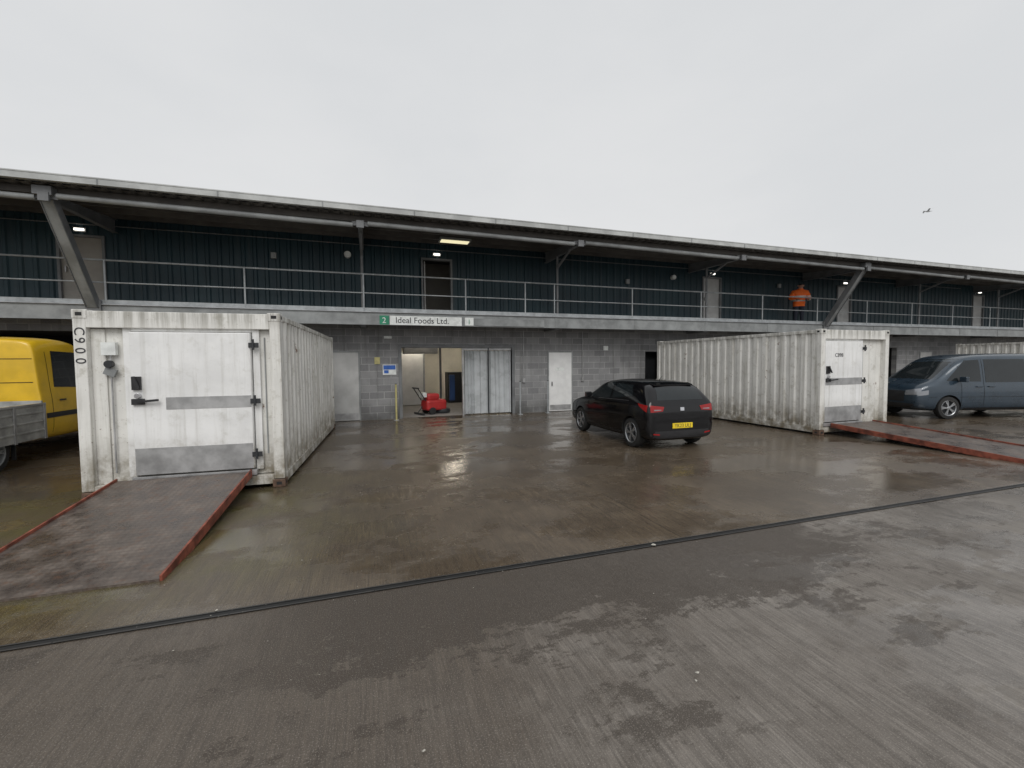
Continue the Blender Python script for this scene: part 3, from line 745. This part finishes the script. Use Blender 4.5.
def scrubber(loc,rz_):
    E=empty('floor_scrubber',loc,rz_)
    mb=MB(); mb.box(-.42,.38,-.26,.26,.14,.52,'red'); mb.obj('tank',E,.08,)
    mb=MB(); mb.box(-.36,.12,-.22,.22,.50,.74,'red'); mb.obj('recovery_tank',E,.07)
    mb=MB(); mb.lathe((.33,0,.03),(0,0,1),[(0,0),(.27,0),(.29,.05),(.27,.14),(.1,.17),(0,.17)],'dark'); mb.obj('brush_deck',E,smooth=True)
    mb=MB()
    for s in (-.24,.24): mb.lathe((-.2,s,.13),(0,1 if s>0 else -1,0),[(0,-.02),(.13,-.02),(.13,.04),(.06,.05),(0,.05)],'black')
    mb.cyl((-.42,-.18,.5),(-.72,-.18,.95),.018,'dark'); mb.cyl((-.42,.18,.5),(-.72,.18,.95),.018,'dark'); mb.cyl((-.72,-.24,.95),(-.72,.24,.95),.022,'dark')
    mb.box(-.52,-.36,-.14,.14,.62,.78,'signwhite'); mb.box(-.62,-.56,-.36,.36,.01,.08,'dark'); mb.cyl((-.4,.1,.3),(-.6,.1,.06),.02,'dark')
    mb.obj('wheels_and_handle',E,smooth=True)
scrubber((2.20,15.6,0),20)

def person(loc,rz_):
    E=empty('worker_in_hi_vis',loc,rz_); E.scale=(1.12,1.12,1.02)
    P={}; verts=[];edges=[];rad=[]
    def V(n,p,r,par=None):
        P[n]=len(verts); verts.append(p); rad.append(r)
        if par: edges.append((P[par],P[n]))
    V('pel',(0,0,.92),(.20,.16)); V('waist',(0,.01,1.06),(.215,.17),'pel'); V('chest',(0,.04,1.26),(.235,.18),'waist'); V('sh',(0,.07,1.40),(.18,.14),'chest')
    V('neck',(0,.10,1.50),(.068,.068),'sh'); V('head0',(0,.13,1.58),(.080,.090),'neck'); V('head1',(0,.145,1.66),(.095,.108),'head0'); V('head2',(0,.145,1.735),(.07,.085),'head1')
    for s,n in ((-1,'l'),(1,'r')):
        V('hip'+n,(s*.10,0,.86),(.115,.12),'pel'); V('knee'+n,(s*.12,.03*(1 if s>0 else -1),.48),(.08,.08),'hip'+n); V('ank'+n,(s*.13,-.02,.10),(.055,.058),'knee'+n); V('toe'+n,(s*.14,.15,.045),(.045,.04),'ank'+n)
        V('sho'+n,(s*.22,.07,1.385),(.105,.105),'sh'); V('elb'+n,(s*.33,.06,1.12),(.085,.085),'sho'+n); V('wri'+n,(s*.22,.28,1.04),(.056,.056),'elb'+n); V('pal'+n,(s*.19,.37,1.06),(.036,.022),'wri'+n)
        for k,(dx,l) in enumerate(((-.03,.075),(-.01,.085),(.01,.08),(.03,.065))):
            V('f%d'%k+n,(s*.19+dx,.42,1.06),(.010,.010),'pal'+n); V('g%d'%k+n,(s*.19+dx,.42+l*.5,1.045),(.009,.009),'f%d'%k+n); V('h%d'%k+n,(s*.19+dx,.42+l*.62,1.015),(.008,.008),'g%d'%k+n)
        V('t'+n,(s*.19-s*.045,.37,1.05),(.011,.011),'pal'+n); V('t2'+n,(s*.19-s*.06,.40,1.035),(.009,.009),'t'+n)
    me=bpy.data.meshes.new('figure'); me.from_pydata(verts,edges,[]); o=bpy.data.objects.new('figure_tmp',me); COL.objects.link(o)
    o.modifiers.new('skin','SKIN'); ss=o.modifiers.new('s','SUBSURF'); ss.levels=2; ss.render_levels=2
    for i,sv in enumerate(me.skin_vertices[0].data): sv.radius=rad[i]; sv.use_root=(i==0)
    bpy.context.view_layer.update(); dg=bpy.context.evaluated_depsgraph_get()
    nm=bpy.data.meshes.new_from_object(o.evaluated_get(dg)); bpy.data.objects.remove(o)
    bm=bmesh.new(); bm.from_mesh(nm)
    for z in (.11,.80,1.0,1.05,1.18,1.23,1.52,1.66):
        bmesh.ops.bisect_plane(bm,geom=bm.verts[:]+bm.edges[:]+bm.faces[:],plane_co=(0,0,z),plane_no=(0,0,1))
    bm.to_mesh(nm); bm.free()
    nm.materials.clear()
    for k in ('hv','refl','navy','skin','hair','black'): nm.materials.append(M[k])
    for p in nm.polygons:
        c=p.center; p.use_smooth=True; z=c.z
        if z<.11: k=5
        elif z<.80 and not (c.y>.22): k=2
        elif z>1.52: k=4 if (z>1.66 or c.y<.12 and z>1.57) else 3
        elif c.y>.33: k=3
        elif 1.00<z<1.05 or 1.18<z<1.23: k=1
        else: k=0
        p.material_index=k
    ob=bpy.data.objects.new('figure',nm); COL.objects.link(ob); ob.parent=E
    mb=MB(); mb.add([(-.012,.245,1.665),(.012,.245,1.665),(.016,.272,1.625),(-.016,.272,1.625),(0,.242,1.69)],[(0,1,2,3),(0,4,1)],'skin')
    for s in (-1,1): mb.box(s*.035-.012,s*.035+.012,.240,.250,1.672,1.682,'dark'); mb.box(s*.098-.01,s*.098+.01,.12,.16,1.62,1.68,'skin')
    mb.box(-.025,.025,.236,.244,1.595,1.603,'redrust')
    mb.lathe((0,.10,1.46),(0,0,1),[(.10,0),(.105,.03),(.098,.065),(.082,.06)],'hv',16)
    mb.obj('face_and_collar',E,smooth=True)
    return E
person((17.75,14.0,BZ-.02),150)

def gull(loc,rz_,fly):
    mb=MB(); mb.lathe((0,0,0),(0,1,0),[(0,-.24),(.04,-.18),(.075,-.02),(.06,.1),(.035,.17),(.04,.2),(.012,.24),(0,.27)],'gull',10)
    mb.add([(-.03,-.22,.0),(.03,-.22,.0),(.06,-.34,.0),(-.06,-.34,0)],[(0,1,2,3)],'gull')
    for s in (-1,1):
        if fly: mb.add([(s*.03,.08,.03),(s*.03,-.08,.03),(s*.32,-.02,.16),(s*.32,.12,.16),(s*.68,-.12,.05),(s*.62,.02,.06)],[(0,1,2,3),(3,2,4,5)],'gull')
        else: mb.cyl((s*.025,0,-.05),(s*.025,0,-.17),.006,'gull',5)
    mb.obj('gull',None,smooth=True,loc=loc,rot=(0,0,R(rz_)))
gull((46.6,25,14.7),60,True)
gull((34,RY+.3,5.96),80,False); gull((44.5,RY+.2,5.95),100,False)

# ------------------------------------------------------------------ world, sun, camera
w=bpy.data.worlds.new('World'); scene.world=w; w.use_nodes=True; nt=w.node_tree; bg=nt.nodes['Background']
sky=nt.nodes.new('ShaderNodeTexSky'); sky.sky_type='NISHITA'; sky.sun_disc=False; sky.sun_elevation=R(42); sky.sun_rotation=R(190); sky.dust_density=3
hs=nt.nodes.new('ShaderNodeHueSaturation'); hs.inputs['Saturation'].default_value=.15; nt.links.new(sky.outputs[0],hs.inputs['Color'])
tc=nt.nodes.new('ShaderNodeTexCoord')
cn=noise(nt,tc.outputs['Generated'],1.6,5,.55,(1,1,2.2))
sp=nt.nodes.new('ShaderNodeSeparateXYZ'); nt.links.new(tc.outputs['Generated'],sp.inputs[0])
cl=mixc(nt,ramp(nt,cn,.3,.72),(7.2,7.35,7.5),(8.0,8.05,8.1))
cl=mixc(nt,ramp(nt,sp.outputs[2],.0,.6,.0,.35),cl,(6.8,7.0,7.25))
fin=mixc(nt,.93,hs.outputs[0],cl)
nt.links.new(fin,bg.inputs['Color']); bg.inputs['Strength'].default_value=.1
sl=bpy.data.lights.new('sun','SUN'); sl.energy=1.3; sl.angle=R(35); sl.color=(1,.98,.95)
so=bpy.data.objects.new('sun',sl); COL.objects.link(so); so.rotation_euler=(R(48),0,R(-10))

f,yaw,pit,rol=431.938,R(18.285),R(2.788),R(.489)
F=Vector((math.sin(yaw)*math.cos(pit),math.cos(yaw)*math.cos(pit),-math.sin(pit)))
Rr=Vector((math.cos(yaw),-math.sin(yaw),0)); U=Rr.cross(F)
R2=Rr*math.cos(rol)-U*math.sin(rol); U2=U*math.cos(rol)+Rr*math.sin(rol)
cd=bpy.data.cameras.new('camera'); cd.sensor_width=36; cd.lens=f/1024*36; cd.clip_start=.05; cd.clip_end=4000
co=bpy.data.objects.new('camera',cd); COL.objects.link(co)
m=Matrix((R2,U2,-F)).transposed().to_4x4(); m.translation=Vector((0,0,1.8)); co.matrix_world=m
scene.camera=co
scene.view_settings.view_transform='Standard'; scene.view_settings.look='None'; scene.view_settings.exposure=0
